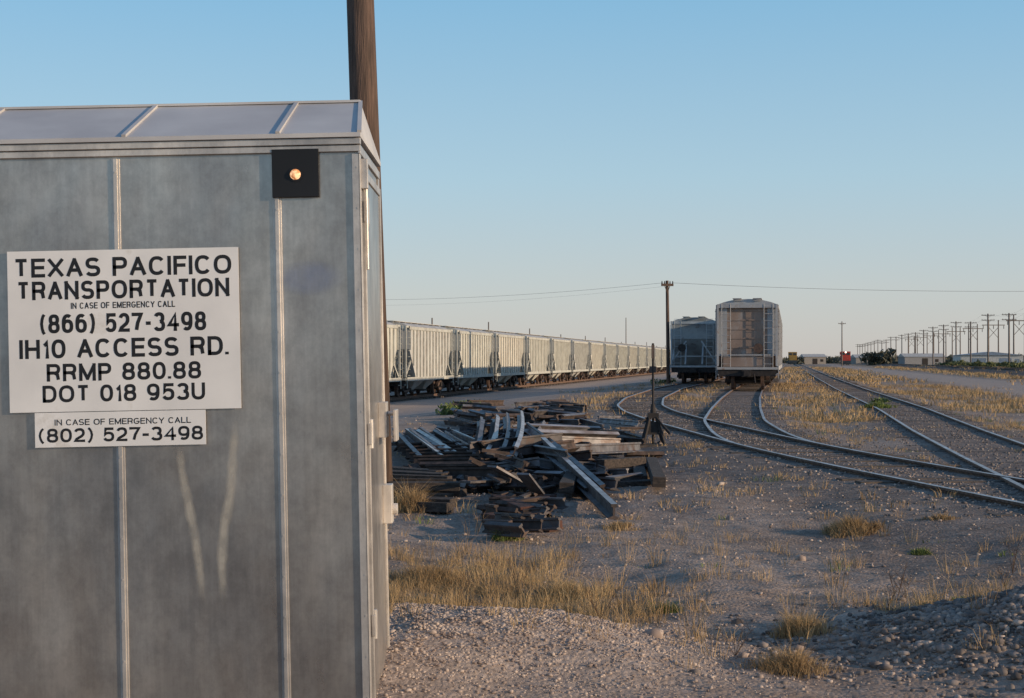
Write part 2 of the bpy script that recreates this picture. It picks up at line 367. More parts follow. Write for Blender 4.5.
p=Vector((11.85,98,0))+D*13.9; h3=bpy.data.objects.new('hopper_car',hl.data); COL.objects.link(h3); place(h3,p.x,p.y,.2)
M_hg2=mat('hopper_cream_paint',(.67,.63,.54),(.51,.47,.40),.7,0,1.2,(1,1,.35),c3=(.30,.24,.19),c3amt=.36,c3scale=2)
M_hg3=mat('hopper_grey_paint',(.55,.55,.52),(.43,.42,.40),.7,0,1.2,(1,1,.35),c3=(.26,.20,.16),c3amt=.38,c3scale=2)
prot=[hopper('hopper_car',13.1,[m,m,M_black,M_hroof,M_wheel,M_hgrey_t],ribs=rb,Hh=4.25) for m,rb in((M_hgrey,13),(M_hg2,11),(M_hg3,13))]
s0=Vector((-24.2*.9833+ .1819*87.2,  24.2*.1819+.9833*87.2,0))
order=[0,1,0,2,0,1,0,0,2,1,0,0,1,0,2,0,0,1]
used=set()
for i in range(-3,15):
    p=s0+D*(14.0*i-.4); k=order[i+3]
    if k not in used: o=prot[k]; used.add(k)
    else: o=bpy.data.objects.new('hopper_car',prot[k].data); COL.objects.link(o)
    y=p.y; x=float(np.interp(y,T5[0],T5[1])); place(o,x,y,-.54)

# ---------------------------------------------------------------- locomotives far away
ml=bpy.data.materials.new('lit_headlight'); ml.use_nodes=True; bb=ml.node_tree.nodes['Principled BSDF']; bb.inputs['Emission Color'].default_value=(1,.8,.6,1); bb.inputs['Emission Strength'].default_value=3
def loco(name,c,x,y,z):
    mb=MB(); m1=mat(name+'_paint',c,rough=.6); m2=mat(name+'_glass',(.05,.06,.07),rough=.2)
    mb.bb(-1.5,1.5,0,19,1.1,1.5,1); mb.bb(-1.1,1.1,.6,2.6,1.5,2.9,0); mb.bb(-1.5,1.5,2.6,5,1.5,4.4,0)
    mb.bb(-1.3,-.2,2.57,2.6,3.3,4.0,1); mb.bb(.2,1.3,2.57,2.6,3.3,4.0,1)
    mb.bb(-.95,.95,5,18.4,1.5,4.1,0); mb.bb(-1.4,1.4,13,16.5,3.4,4.3,0)
    for yc in(3,16):
        for q in(-1.6,0,1.6):
            for sx in(-1,1): mb.cyl((sx*.7,yc+q,.5),(sx*.85,yc+q,.5),.5,n=16,mi=1)
        mb.bb(-1.1,1.1,yc-2,yc+2,.5,.9,1)
    mb.box((0,-.3,.85),(.3,.7,.3),1); mb.bb(-1.4,1.4,-.05,0,.3,1.3,1)
    if name=='red': mb.cyl((0,2.5,4.15),(0,2.59,4.15),.26,n=12,mi=2)
    for sx in(-1,1):
        for q in range(6): mb.cyl((sx*1.45,1+q*3.4,1.5),(sx*1.45,1+q*3.4,2.5),.03,n=6,mi=1)
    o=mb.obj('locomotive',[m1,m2,ml]); place(o,x,y,z)
loco('red',(.55,.07,.05),(846-512)/F*470,470,.0)
loco('yellow',(.38,.24,.07),float(np.interp(520,T3[0],T3[1]))-2,520,.1)

# ---------------------------------------------------------------- signal shed
shed=empty('signal_equipment_shed',(-.66,7.0,-.12)); TILT=math.radians(-1.2); shed.rotation_euler=(0,TILT,0)
def S(px,py):
    x=(px-512)*7/F+.66; z=CZ-(py-360)*7/F+.12
    c,s=math.cos(TILT),math.sin(TILT)
    return (x*c-z*s, x*s+z*c)
def alum(name,tint=1.0,rmin=.24,rmax=.44,metal=.75):
    m=bpy.data.materials.new(name); m.use_nodes=True; nt=m.node_tree; b=nt.nodes['Principled BSDF']
    tc=nt.nodes.new('ShaderNodeTexCoord')
    def nz(scale,st,det=6,ro=.6):
        mp=nt.nodes.new('ShaderNodeMapping'); mp.inputs['Scale'].default_value=st; nt.links.new(tc.outputs['Object'],mp.inputs[0])
        n=nt.nodes.new('ShaderNodeTexNoise'); n.inputs['Scale'].default_value=scale; n.inputs['Detail'].default_value=det; n.inputs['Roughness'].default_value=ro
        nt.links.new(mp.outputs[0],n.inputs['Vector']); return n.outputs['Fac']
    def rp(f,p0,c0,p1,c1):
        r=nt.nodes.new('ShaderNodeValToRGB'); e=r.color_ramp.elements; e[0].position=p0;e[1].position=p1;e[0].color=(*c0,1);e[1].color=(*c1,1); nt.links.new(f,r.inputs[0]); return r.outputs[0]
    def mx(f,A,B,t='MIX'):
        q=nt.nodes.new('ShaderNodeMix'); q.data_type='RGBA'; q.blend_type=t
        if isinstance(f,float): q.inputs[0].default_value=f
        else: nt.links.new(f,q.inputs[0])
        nt.links.new(A,q.inputs['A']); nt.links.new(B,q.inputs['B']); return q.outputs['Result']
    c1=rp(nz(.9,(1,1,.5)),.38,(.36*tint,.345*tint,.335*tint),.62,(.66*tint,.605*tint,.545*tint))
    c2=rp(nz(7,(5,5,.2),7,.7),.3,(.68,.68,.68),.7,(1.0,1.0,1.0))
    c3=rp(nz(6,(1,1,.8),7,.78),.40,(.60,.60,.61),.60,(1.0,1.0,1.0))
    out=mx(.5,c1,c2,'MULTIPLY'); out=mx(.6,out,c3,'MULTIPLY')
    nt.links.new(out,b.inputs['Base Color']); b.inputs['Metallic'].default_value=metal
    nt.links.new(rp(nz(2.5,(1,1,.4)),.3,(rmin,)*3,.7,(rmax,)*3),b.inputs['Roughness'])
    bp=nt.nodes.new('ShaderNodeBump'); bp.inputs['Strength'].default_value=.4; bp.inputs['Distance'].default_value=.05
    nt.links.new(nz(1.3,(1,1,.5),3),bp.inputs['Height']); nt.links.new(bp.outputs[0],b.inputs['Normal'])
    return m
M_al=alum('weathered_aluminium'); M_al2=alum('aluminium_trim',1.3,.35,.5,.45)
M_roof=mat('roof_aluminium',(.60,.58,.56),(.48,.46,.45),.6,.3,2,bump=.1,bscale=4)
LX=-2.6; DEP=1.0; zt=S(300,142)[1]; 
mb=MB()
mb.bb(LX,0,0,DEP,.08,zt,0)
mb.obj('walls',[M_al],shed)
mb=MB()
mb.bb(LX-.03,.03,-.03,DEP+.03,0,.1,0); mb.obj('base_skid',[M_al2],shed,bevel=.005)
mb=MB()
zfb=.1
for px,w in((120,.020),(281,.020)):
    x=S(px,400)[0]
    mb.bb(x-w/2,x+w/2,-.012,0.002,zfb,zt-.06,0)
    mb.bb(x-w/2-.010,x-w/2+.004,-.005,0.002,zfb,zt-.06,0); mb.bb(x+w/2-.004,x+w/2+.010,-.0055,0.002,zfb,zt-.06,0)
mb.bb(LX+.3,LX+.33,-.012,.002,zfb,zt-.06,0)
mb.bb(-.030,.006,-.014,.002,zfb,zt-.06,0); mb.bb(.0,.009,-.014,.045,zfb,zt-.06,0)
mb.bb(0,.009,DEP-.05,DEP+.01,zfb,zt-.06,0)
mb.bb(LX,.012,-.022,.002,zt-.05,zt-.02,0); mb.bb(LX,.014,-.035,.002,zt-.018,zt+.012,0)
mb.bb(0.001,.012,-.02,DEP,zt-.06,zt-.02,0)
mb.obj('trim_strips',[M_al2],shed,bevel=.002)
mb=MB()
for px in(120,281,362):
    x=S(px,400)[0]
    for q in range(14): mb.cyl((x,-.012,.25+q*.19),(x,-.016,.25+q*.19),.0045,n=8)
mb.obj('rivets',[M_al2],shed)
zr=zt+.27; rx=-.085; rm=DEP*.62
mb=MB(); zo=zt+.014
V=[(LX,-.05,zo),(.016,-.05,zo),(rx+.04,rm,zr),(LX,rm,zr),(.016,DEP+.04,zo),(LX,DEP+.04,zo)]
V2=[(v[0],v[1],v[2]+.02) for v in V]
mb.poly(V+V2,[(6,7,8,9),(9,8,10,11),(7,10,8),(0,1,7,6),(1,4,10,7),(4,5,11,10),(0,3,9,6),(3,5,11,9),(0,1,4,5)],0)
mb.obj('roof',[M_roof],shed)
mb=MB()
for px in(-40,126,279):
    x=S(px,140)[0]
    a_=Vector((x,-.052,zo+.024)); b_=Vector((x,rm,zr+.024)); mb.bar(a_,b_,.020,.014)
    mb.bar(Vector((x,rm,zr+.024)),Vector((x,DEP+.04,zo+.024)),.020,.014)
mb.bar((LX,rm,zr+.022),(rx+.04,rm,zr+.022),.05,.012)
mb.bar((.012,-.05,zo+.024),(rx+.04,rm,zr+.022),.02,.012)
mb.obj('roof_seams',[M_roof],shed)
mb=MB()
mb.bb(.001,.014,.10,DEP-.1,.25,zt-.16,0)
mb.bb(.001,.022,.07,.10,.2,zt-.12,1); mb.bb(.001,.022,DEP-.1,DEP-.07,.2,zt-.12,1); mb.bb(.001,.022,.10,DEP-.1,zt-.16,zt-.12,1)
for z in(.5,1.4,2.45): mb.cyl((.022,.11,z),(.022,.11,z+.14),.014,n=8,mi=1); mb.bb(.012,.03,.06,.2,z+.02,z+.12,1)
z=S(380,425)[1]; mb.bb(.014,.055,.62,.74,z-.09,z+.09,1); mb.cyl((.055,.68,z+.03),(.10,.68,z+.03),.012,n=8,mi=1); mb.bb(.09,.105,.60,.76,z-.11,z+.05,1)
z=S(388,520)[1]; mb.bb(.014,.06,.78,.89,z-.1,z+.1,1); mb.cyl((.06,.84,z-.03),(.085,.84,z-.03),.03,n=12,mi=1)
mb.bb(.004,.04,.02,.06,zt-.22,zt-.08,1); mb.cyl((.03,.04,zt-.6),(.03,.04,zt-.22),.008,n=8,mi=1)
mb.obj('side_door',[M_al,M_al2],shed,bevel=.003)
M_bk=mat('black_panel',(.012,.012,.014),(.008,.008,.009),.5)
x0,z1=S(272,150);x1,z0=S(320,197)
mb=MB(); mb.bb(x0,x1,-.026,-.0005,z0,z1,0); mb.obj('lamp_panel',[M_bk],shed,bevel=.002)
cx,cz=S(296,175); mb=MB(); mb.cyl((cx,-.03,cz),(cx,-.0265,cz),.034,n=24); mb.obj('lamp_bezel',[M_bk],shed)
ml=bpy.data.materials.new('lit_lamp'); ml.use_nodes=True; nt=ml.node_tree; bb=nt.nodes['Principled BSDF']; bb.inputs['Base Color'].default_value=(.5,.25,.1,1)
tc=nt.nodes.new('ShaderNodeTexCoord'); n=nt.nodes.new('ShaderNodeTexNoise'); n.inputs['Scale'].default_value=60; nt.links.new(tc.outputs['Object'],n.inputs[0])
r=nt.nodes.new('ShaderNodeValToRGB'); r.color_ramp.elements[0].position=.4; r.color_ramp.elements[1].position=.62; r.color_ramp.elements[0].color=(.35,.10,.03,1); r.color_ramp.elements[1].color=(1,.62,.35,1); nt.links.new(n.outputs[0],r.inputs[0]); nt.links.new(r.outputs[0],bb.inputs['Emission Color']); bb.inputs['Emission Strength'].default_value=1.1
mb=MB()
vs=[];fs=[];R_=.025
for i in range(5):
    ph=i/4*math.pi/2
    for j in range(20):
        t=2*math.pi*j/20; vs.append((cx+R_*math.cos(ph)*math.cos(t),-.03-R_*.6*math.sin(ph),cz+R_*math.cos(ph)*math.sin(t)))
for i in range(4):
    for j in range(20): fs.append((i*20+j,i*20+(j+1)%20,(i+1)*20+(j+1)%20,(i+1)*20+j))
mb.poly(vs,fs); mb.obj('lamp_lens',[ml],shed,smooth=True)
M_sign=mat('sign_white',(.80,.79,.78),(.68,.675,.67),.45,0,3,c3=(.5,.46,.40),c3amt=.34,c3scale=3)
M_txt=mat('sign_black_text',(.018,.018,.02),(.012,.012,.014),.5)
def signplate(name,p0,p1):
    x0,z1=S(*p0); x1,z0=S(*p1); mb=MB(); mb.bb(x0,x1,-.018,-.0135,z0,z1,0)
    return mb.obj(name,[M_sign],shed)
s1=signplate('information_sign',(8,252),(242,408)); s2=signplate('emergency_phone_sign',(36,413),(207,444))
# ---- extended grotesque stroke lettering
def arc(cx,cy,rx,ry,a0,a1,n=14,e=2.4):
    o=[]
    for i in range(n+1):
        t=math.radians(a0+(a1-a0)*i/n); c,s=math.cos(t),math.sin(t)
        o.append((cx+rx*math.copysign(abs(c)**(2/e),c),cy+ry*math.copysign(abs(s)**(2/e),s)))
    return o
GL={
'A':(1.0,[[(0,0),(.5,1)],[(.5,1),(1,0)],[(.2,.32),(.8,.32)]]),
'C':(1.0,[arc(.5,.5,.5,.5,38,322,20)]),
'D':(.98,[[(0,0),(0,1),(.45,1)]+arc(.45,.5,.55,.5,85,-85,12)+[(.45,0),(0,0),(0,.1)]]),
'E':(.85,[[(1,1),(0,1),(0,0),(1,0)],[(0,.52),(.92,.52)]]),
'F':(.8,[[(1,1),(0,1),(0,0)],[(0,.5),(.9,.5)]]),
'G':(1.05,[arc(.5,.5,.5,.5,42,335,20)+[(1,.44),(.56,.44)]]),
'H':(.95,[[(0,0),(0,1)],[(1,0),(1,1)],[(0,.51),(1,.51)]]),
'I':(.18,[[(.5,0),(.5,1)]]),
'L':(.8,[[(0,1),(0,0),(1,0)]]),
'M':(1.15,[[(0,0),(0,1)],[(0,1),(.5,.05)],[(.5,.05),(1,1)],[(1,1),(1,0)]]),
'N':(.98,[[(0,0),(0,1)],[(0,1),(1,0)],[(1,0),(1,1)]]),
'O':(1.08,[arc(.5,.5,.5,.5,0,360,28)]),
'P':(.9,[[(0,0),(0,1),(.6,1)]+arc(.6,.73,.4,.27,80,-80,10)+[(.6,.46),(0,.46)]]),
'R':(.95,[[(0,0),(0,1),(.6,1)]+arc(.6,.74,.38,.26,80,-80,10)+[(.6,.48),(0,.48)],[(.58,.48),(.86,.36),(.95,0)]]),
'S':(.92,[arc(.5,.745,.47,.255,25,255,12)+[(.5,.49)]+arc(.5,.25,.5,.25,75,-158,12)]),
'T':(.9,[[(0,1),(1,1)],[(.5,1),(.5,0)]]),
'U':(.95,[[(0,1),(0,.38)]+arc(.5,.38,.5,.38,185,355,12)+[(1,.38),(1,1)]]),
'V':(.95,[[(0,1),(.5,0)],[(.5,0),(1,1)]]),
'X':(.98,[[(0,0),(1,1)],[(0,1),(1,0)]]),
'Y':(.98,[[(0,1),(.5,.45)],[(1,1),(.5,.45)],[(.5,.5),(.5,0)]]),
'0':(.9,[arc(.5,.5,.5,.5,0,360,28)]),
'1':(.42,[[(0,.72),(.55,.80),(1,1),(1,0)]]),
'2':(.85,[arc(.5,.70,.48,.30,165,-25,12)+[(.78,.42),(.15,.16),(.0,0),(1,0)]]),
'3':(.87,[arc(.48,.745,.45,.255,160,-80,12),arc(.48,.255,.52,.265,80,-160,12)]),
'4':(.9,[[(.76,0),(.76,1),(0,.28),(1,.28)]]),
'5':(.87,[[(.92,1),(.16,1),(.06,.48)]+arc(.5,.32,.5,.32,135,-158,14)]),
'6':(.88,[arc(.5,.33,.5,.33,0,360,20),arc(.5,.5,.5,.5,190,55,12)]),
'7':(.85,[[(0,1),(1,1),(.55,.45),(.38,0)]]),
'8':(.88,[arc(.5,.76,.44,.24,0,360,20),arc(.5,.26,.5,.265,0,360,20)]),
'9':(.88,[arc(.5,.67,.5,.33,0,360,20),arc(.5,.5,.5,.5,10,-125,12)]),
'(':(.48,[[(1,1.10),(.55,.98),(.2,.78),(0,.5),(.2,.2),(.55,-.02),(1,-.16)]]),
')':(.48,[[(0,1.10),(.45,.98),(.8,.78),(1,.5),(.8,.2),(.45,-.02),(0,-.16)]]),
'-':(.5,[[(-.3,.42),(1.3,.42)]]),
'.':(.17,[[(.5,-.08),(.5,.09)]]),' ':(.42,[])}
def text(t,l,r,top,bot,th=.185):
    x0,_=S(l,(top+bot)/2); x1,_=S(r,(top+bot)/2); _,z1=S((l+r)/2,top); _,z0=S((l+r)/2,bot); hh=z1-z0
    gap=.17; tot=sum(GL[c][0] for c in t)+gap*(len(t)-1); kx=(x1-x0)/tot
    V=[];Fs=[]; cur=0; lay=0
    for c in t:
        w,sts=GL[c]
        for st in sts:
            lay+=1; dep=-.0186-.00003*(lay%14)
            P=[]
            for u,v in st:
                iw=max(0,w*kx-th*hh)
                P.append(Vector((x0+cur*kx+(th*hh/2 if w>.2 else w*kx/2)+(u*iw if w>.2 else 0), z0+th*hh/2+v*(hh-th*hh))))
            Q=[P[0]]
            for p in P[1:]:
                if (p-Q[-1]).length>1e-5: Q.append(p)
            P=Q; n=len(P); b0=len(V); closed=(P[0]-P[-1]).length<1e-4
            for i in range(n):
                a_=P[i-1] if i>0 else (P[-2] if closed else None); c_=P[i+1] if i<n-1 else (P[1] if closed else None)
                d1=(P[i]-a_).normalized() if a_ is not None else None; d2=(c_-P[i]).normalized() if c_ is not None else None
                if d1 is None: d1=d2
                if d2 is None: d2=d1
                nn=Vector((-(d1+d2).y,(d1+d2).x))
                nn=nn.normalized() if nn.length>1e-6 else Vector((-d1.y,d1.x))
                k=1/max(.6,nn.dot(Vector((-d1.y,d1.x)))); h_=th*hh/2*k*(.85 if c in '()' else 1)
                pt=P[i]
                if not closed and len(st)==2: pt=pt+(d1*(-1 if i==0 else 1))*(th*hh*.5 if c not in 'AVXYM.I1' or abs(d1.x)<.01 or abs(d1.y)<.01 else th*hh*.35)*(0 if (c=='.' or (abs(d1.x)<.01 or abs(d1.y)<.01) and c in 'T-') else 1)
                elif not closed and i in(0,n-1): 
                    dd=d1 if i else -d1
                    if abs(dd.x)<.02 or abs(dd.y)<.02: pt=pt+dd*th*hh*.5
                V.append((pt.x+nn.x*h_,dep,pt.y+nn.y*h_)); V.append((pt.x-nn.x*h_,dep,pt.y-nn.y*h_))
            for i in range(n-1): Fs.append((b0+2*i,b0+2*i+1,b0+2*i+3,b0+2*i+2))
            lim0,lim1=(z0-hh*.16,z1+hh*.09) if c in '()' else (z0,z1)
            for j in range(b0,len(V)): V[j]=(V[j][0],V[j][1],min(max(V[j][2],lim0),lim1))
        cur+=w+gap
    o=npmesh('lettering',V,Fs,M_txt); o.parent=shed
text('TEXAS PACIFICO',15,232,257,276); text('TRANSPORTATION',18,230,280,298.5)
text('IN CASE OF EMERGENCY CALL',72,176,301.8,308,.16); text('(866) 527-3498',41,207,313,332)
text('IH10 ACCESS RD.',21,229,338,357); text('RRMP 880.88',48,202,362.5,380); text('DOT 018 953U',44,206,384,401)
text('IN CASE OF EMERGENCY CALL',56,192,418,424,.16); text('(802) 527-3498',40,204,427,441)
def stainmat(name,c,alpha,scale):
    m=bpy.data.materials.new(name); m.use_nodes=True; nt=m.node_tree; b=nt.nodes['Principled BSDF']; b.inputs['Base Color'].default_value=(*c,1); b.inputs['Roughness'].default_value=.8
    tc=nt.nodes.new('ShaderNodeTexCoord'); n=nt.nodes.new('ShaderNodeTexNoise'); n.inputs['Scale'].default_value=scale; nt.links.new(tc.outputs['Object'],n.inputs[0])
    at=nt.nodes.new('ShaderNodeVertexColor'); at.layer_name='mask'
    q=nt.nodes.new('ShaderNodeMath'); q.operation='MULTIPLY'; nt.links.new(n.outputs[0],q.inputs[0]); q.inputs[1].default_value=alpha*2
    q2=nt.nodes.new('ShaderNodeMath'); q2.operation='MULTIPLY'; nt.links.new(q.outputs[0],q2.inputs[0]); nt.links.new(at.outputs[0],q2.inputs[1])
    nt.links.new(q2.outputs[0],b.inputs['Alpha']); return m
def strip(name,pts,w,m):
    V=[];A=[]
    n=len(pts)
    P=[]
    for i in range(n-1):
        for k in range(8):
            f=k/8; P.append((pts[i][0]*(1-f)+pts[i+1][0]*f,pts[i][1]*(1-f)+pts[i+1][1]*f))
    P.append(pts[-1])
    for i,(px,py) in enumerate(P):
        x,z=S(px,py); t=i/(len(P)-1); ww=w*(.75+.25*math.sin(math.pi*t))*(.85+.3*random.random()); al=min(1,t*6)*min(1,(1-t)*7)
        for q,aq in((-1,0),(-.3,1),(.3,1),(1,0)): V.append((x+q*ww/2,-.0015,z)); A.append((aq*al,)*3+(1,))
    Fs=[(i*4+j,i*4+j+1,i*4+j+5,i*4+j+4) for i in range(len(P)-1) for j in range(3)]
    o=npmesh(name,V,Fs,m,A); o.parent=shed
ms=stainmat('mineral_drip_stain',(.60,.57,.50),.40,14)
strip('drip_stain_1',[(180,447),(182,470),(188,500),(194,530),(199,560),(203,602)],.055,ms)
strip('drip_stain_2',[(236,420),(233,455),(231,490),(224,530),(222,565),(224,604)],.06,ms)
mbz=stainmat('blue_scuff',(.24,.31,.48),.45,8)
V=[];A=[]
cx,cz=S(309,278)
V.append((cx,-.0015,cz));A.append((.9,.9,.9,1))
for r_,al in((.5,.7),(1,0)):
    for j in range(24): t=2*math.pi*j/24; V.append((cx+.17*r_*math.cos(t),-.0015,cz+.09*r_*math.sin(t))); A.append((al,al,al,1))
tri=[(0,1+j,1+(j+1)%24) for j in range(24)]
for j in range(24): tri+=[(1+j,25+j,25+(j+1)%24),(1+j,25+(j+1)%24,1+(j+1)%24)]
o=npmesh('blue_scuff',V,tri,mbz,A); o.parent=shed

# ---------------------------------------------------------------- poles and wires
M_pfar=mat('weathered_pole',(.20,.165,.145),(.12,.10,.09),.9,0,3)
def pole(name,base,top,r1,r2,arms=(),n=16,m=None):
    mb=MB(); base=Vector(base);top=Vector(top)
    mb.cyl(base,top,r1,r2,n=n)
    for f,half,ang in arms:
        c=base.lerp(top,f); d=Vector((math.cos(ang),math.sin(ang),0))
        mb.bar(c-d*half+Vector((0,-.12,0)),c+d*half+Vector((0,-.12,0)),.12,.16)
        for q in(-.9,-.45,.45,.9): mb.cyl(c+d*half*q+Vector((0,-.12,.05)),c+d*half*q+Vector((0,-.12,.26)),.05,.03,n=6,mi=1)
        mb.bar(c-d*half*.5+Vector((0,-.1,0)),c+Vector((0,-.1,-.55)),.04,.04); mb.bar(c+d*half*.5+Vector((0,-.1,0)),c+Vector((0,-.1,-.55)),.04,.04)
    return mb.obj(name,[m or M_wood,M_black])
bp_=pole('utility_pole',(-1.60,18,-.1),(-1.94,18,9.2),.185,.155,n=24)
for p_ in bp_.data.polygons: p_.use_smooth=len(p_.vertices)==4
pole('utility_pole',(10.65,102,-.3),(10.55,102,7.1),.15,.10,((.96,.42,.2),))
pole('utility_pole',(-30,150,-.9),(-30,150,8.6),.16,.11,((.96,.9,.2),))
pole('utility_pole',(62,104,-.2),(62,104,7.6),.16,.11,((.96,.9,.2),))
def wire(pts_sag,name='overhead_wires'):
    cu=bpy.data.curves.new(name,'CURVE'); cu.dimensions='3D'; cu.bevel_depth=.011; cu.bevel_resolution=1
    for A_,B_,sag,r in pts_sag:
        sp=cu.splines.new('POLY'); sp.points.add(24)
        for i in range(25):
            t=i/24; p=Vector(A_).lerp(Vector(B_),t); p.z-=sag*4*t*(1-t); sp.points[i].co=(*p,1); sp.points[i].radius=r
    cu.materials.append(M_wire); o=bpy.data.objects.new(name,cu); COL.objects.link(o)
wire([((-30,150,8.4),(10.3,102,6.95),.9,.8),((-30.4,150,7.9),(10.3,102,6.7),1.0,.4),((10.9,102,6.95),(62,104,7.4),.75,1.0)])
wl=[]; prev=None
for i in range(-4,22):
    y=320+34*i; x=(46+y*.182)/.983
    hgt=12+random.uniform(-.4,.9)
    pole('utility_pole',(x,y,-.2),(x,y,hgt),.22,.17,((.97,1.5,ANG),(.88,1.5,ANG)),n=8,m=M_pfar)
    cur=[Vector((x+d,y,hgt-.1-k)) for d in(-1.3,1.3) for k in(0,1.1)]
    if prev and i<10:
        for a_,b_ in zip(prev,cur): wl.append((a_,b_,.6,.8))
    prev=cur
for i in range(9):
    y=430+62*i; x=(74+y*.182)/.983
    mb=MB()
    for sx in(-1.8,1.8): mb.cyl((x+sx,y,-.2),(x+sx,y,16.5),.28,.2,n=8)
    mb.bar((x-4.2,y,14.6),(x+4.2,y,14.6),.25,.3); mb.bar((x-1.8,y,13.8),(x+1.8,y,9.8),.15,.15); mb.bar((x+1.8,y,13.8),(x-1.8,y,9.8),.15,.15)
    for sx in(-3.8,0,3.8): mb.cyl((x+sx,y,14.4),(x+sx,y,13.2),.12,.12,n=6,mi=1)
    mb.obj('transmission_tower',[M_pfar,M_black])
wire(wl)
pole('utility_pole',((842-512)/F*400,400,0),((842-512)/F*400,400,12.0),.18,.12,((.95,1.,0),),n=8,m=M_pfar)
pole('utility_pole',((626-512)/F*330,330,-.6),((626-512)/F*330,330,11.0),.12,.08,n=8,m=M_pfar)
for i in range(12):
    y=128+24*i; x=(-30+y*.182)/.983
    pole('utility_pole',(x,y,-.8),(x,y,5.1+random.uniform(-.2,.5)),.09,.06,n=6,m=M_pfar)

# ---------------------------------------------------------------- switch stand
bx,by=G(653,449).x,G(653,449).y
mb=MB()
for q in(-.22,.22): mb.bar((bx-.5,by+q,.02),(bx+1.3,by+q,.05),.2,.14,1)
for sx,sy in((-1,-1),(1,-1),(-1,1),(1,1)): mb.bar((bx+sx*.2,by+sy*.18,.1),(bx+sx*.07,by+sy*.06,.62),.045,.045,0)
mb.box((bx,by,.64),(.2,.2,.1),0); mb.box((bx,by,.3),(.28,.25,.04),0); mb.box((bx,by,.42),(.2,.16,.2),0); mb.cyl((bx,by,.1),(bx,by,2.02),.022,n=8)
mb.cyl((bx,by,.66),(bx,by,.85),.06,.04,n=10)
mb.bar((bx+.05,by-.1,.6),(bx+.30,by-.2,.3),.04,.04); mb.bar((bx-.06,by,.62),(bx-.26,by-.15,.52),.03,.03)
mb.box((bx,by,1.86),(.16,.015,.26),2,Matrix.Rotation(1.2,3,'Z')); mb.box((bx,by,1.52),(.24,.015,.12),2,Matrix.Rotation(-1.1,3,'Z'))
M_tgt=mat('switch_target_paint',(.08,.05,.045),(.05,.038,.035),.7)
mb.obj('switch_stand',[M_black,M_tie,M_tgt])

# ---------------------------------------------------------------- scrap pile
I_=[(p[0],p[1]) for p in RAIL]
mb=MB()
def pr(a,b,mi=0,roll=0.0,sc_=1.0,top=None):
    mb.prof(G(*a),G(*b),[(p[0]*sc_,p[1]*sc_) for p in I_],mi,roll,top)
TP=([6],3)
TP2=([6],2)
pr((543,448,.38),(614,519,.02),1,0,.95,TP2); pr((556,452,.34),(606,497,.10),0,.3,.9,TP)
pr((536,454,.26),(590,500,.05),0,.2,.9,TP)
for i in range(11):
    pr((395+i*6+random.uniform(-6,6),434+i*.4+random.uniform(-2,2),.2+random.uniform(-.05,.06)),(428+i*6.5+random.uniform(-8,8),463-i*.6+random.uniform(-5,3),.12),[0,1,3][i%3],random.uniform(-.5,.5),.9,TP2 if i%4==1 else TP)
for i in range(9):
    pr((398+i*4,452+i*3.4,.12),(466+i*5+random.uniform(-9,9),450+i*3.6,.16),0,random.uniform(-.5,.5),.9,TP if i%2 else None)
heap=[((474,466,.1),(481,428,.45)),((488,470,.1),(494,424,.5)),((464,470,.1),(518,436,.42)),
((470,452,.32),(562,442,.38)),((482,462,.26),(577,450,.32)),((500,436,.36),(614,439,.2)),((505,443,.3),(620,447,.16)),((520,431,.36),(598,434,.26)),
((455,480,.05),(540,468,.24)),((522,430,.4),(556,456,.28)),((538,426,.36),(512,462,.22)),((560,456,.25),(640,452,.1))]
for a_,b_ in heap: pr(a_,b_,random.choice([0,0,1,3]),random.uniform(-1,1),random.choice([.9,1]),random.choice([TP,TP,TP2]))
for i in range(150):
    px=random.gauss(520,56); py=random.uniform(418,490); 
    if px<400 or px>625: continue
    hz=.42*math.exp(-((px-512)/50)**2)*math.exp(-((py-452)/32)**2)
    z=random.uniform(.04,max(.08,hz)); an=random.choice([random.gauss(.08,.3),random.gauss(.08,.3),random.uniform(-1.2,1.2)]); ln=random.uniform(14,48)*(1.2 if py<450 else 1)
    pr((px,py,z),(px+ln*math.cos(an),py+ln*math.sin(an)*.3,max(.03,z+random.uniform(-.12,.12))),random.choice([0,0,1,1,1,3]),random.uniform(-1.5,1.5),random.choice([.6,.75,.9]),random.choice([TP,TP,None]))
for i in range(80):
    px=random.gauss(512,48); py=random.uniform(425,488); p=G(px,py,random.uniform(.03,.42*math.exp(-((px-510)/45)**2)+.05))
    R=Matrix.Rotation(random.uniform(0,3),3,'Z')@Matrix.Rotation(random.uniform(-.8,.8),3,'X')
    mb.box(p,(random.uniform(.12,.18),random.uniform(.2,.6),.025),random.choice([1,0,3]),R)
    mb.box(p+R@Vector((.05,0,.03)),(.025,random.uniform(.15,.5),.05),0,R)
for k in range(4):
    a0=(472+k*13+random.uniform(-3,3),462-k*2,.18+.05*k); kk=random.uniform(-.4,.9)
    for j in range(6):
        b0=(a0[0]+3.0+kk-j*.7,a0[1]-6.6,a0[2]+.05-.015*j); pr(a0,b0,3,.4,.85,TP2 if k%2 else TP); a0=b0
for i in range(34):
    px=random.uniform(440,560); py=random.uniform(401,426); pr((px,py,.15),(px+random.uniform(10,40),py+random.uniform(-3,5),.1),random.choice([0,1]),random.uniform(-1,1),1.2,random.choice([TP,None]))
for i in range(30):
    px=random.uniform(480,545); py=random.uniform(498,532); pr((px,py,.03),(px+random.uniform(8,40),py+random.uniform(-5,4),.05),random.choice([0,1]),random.uniform(-1,1),.7)
mb.obj('scrap_rail_pile',[M_sruf,M_steel,M_railtop,M_steel2])
M_redt=mat('rusty_timber',(.12,.055,.04),(.05,.028,.024),.95,0,5,bump=.5)
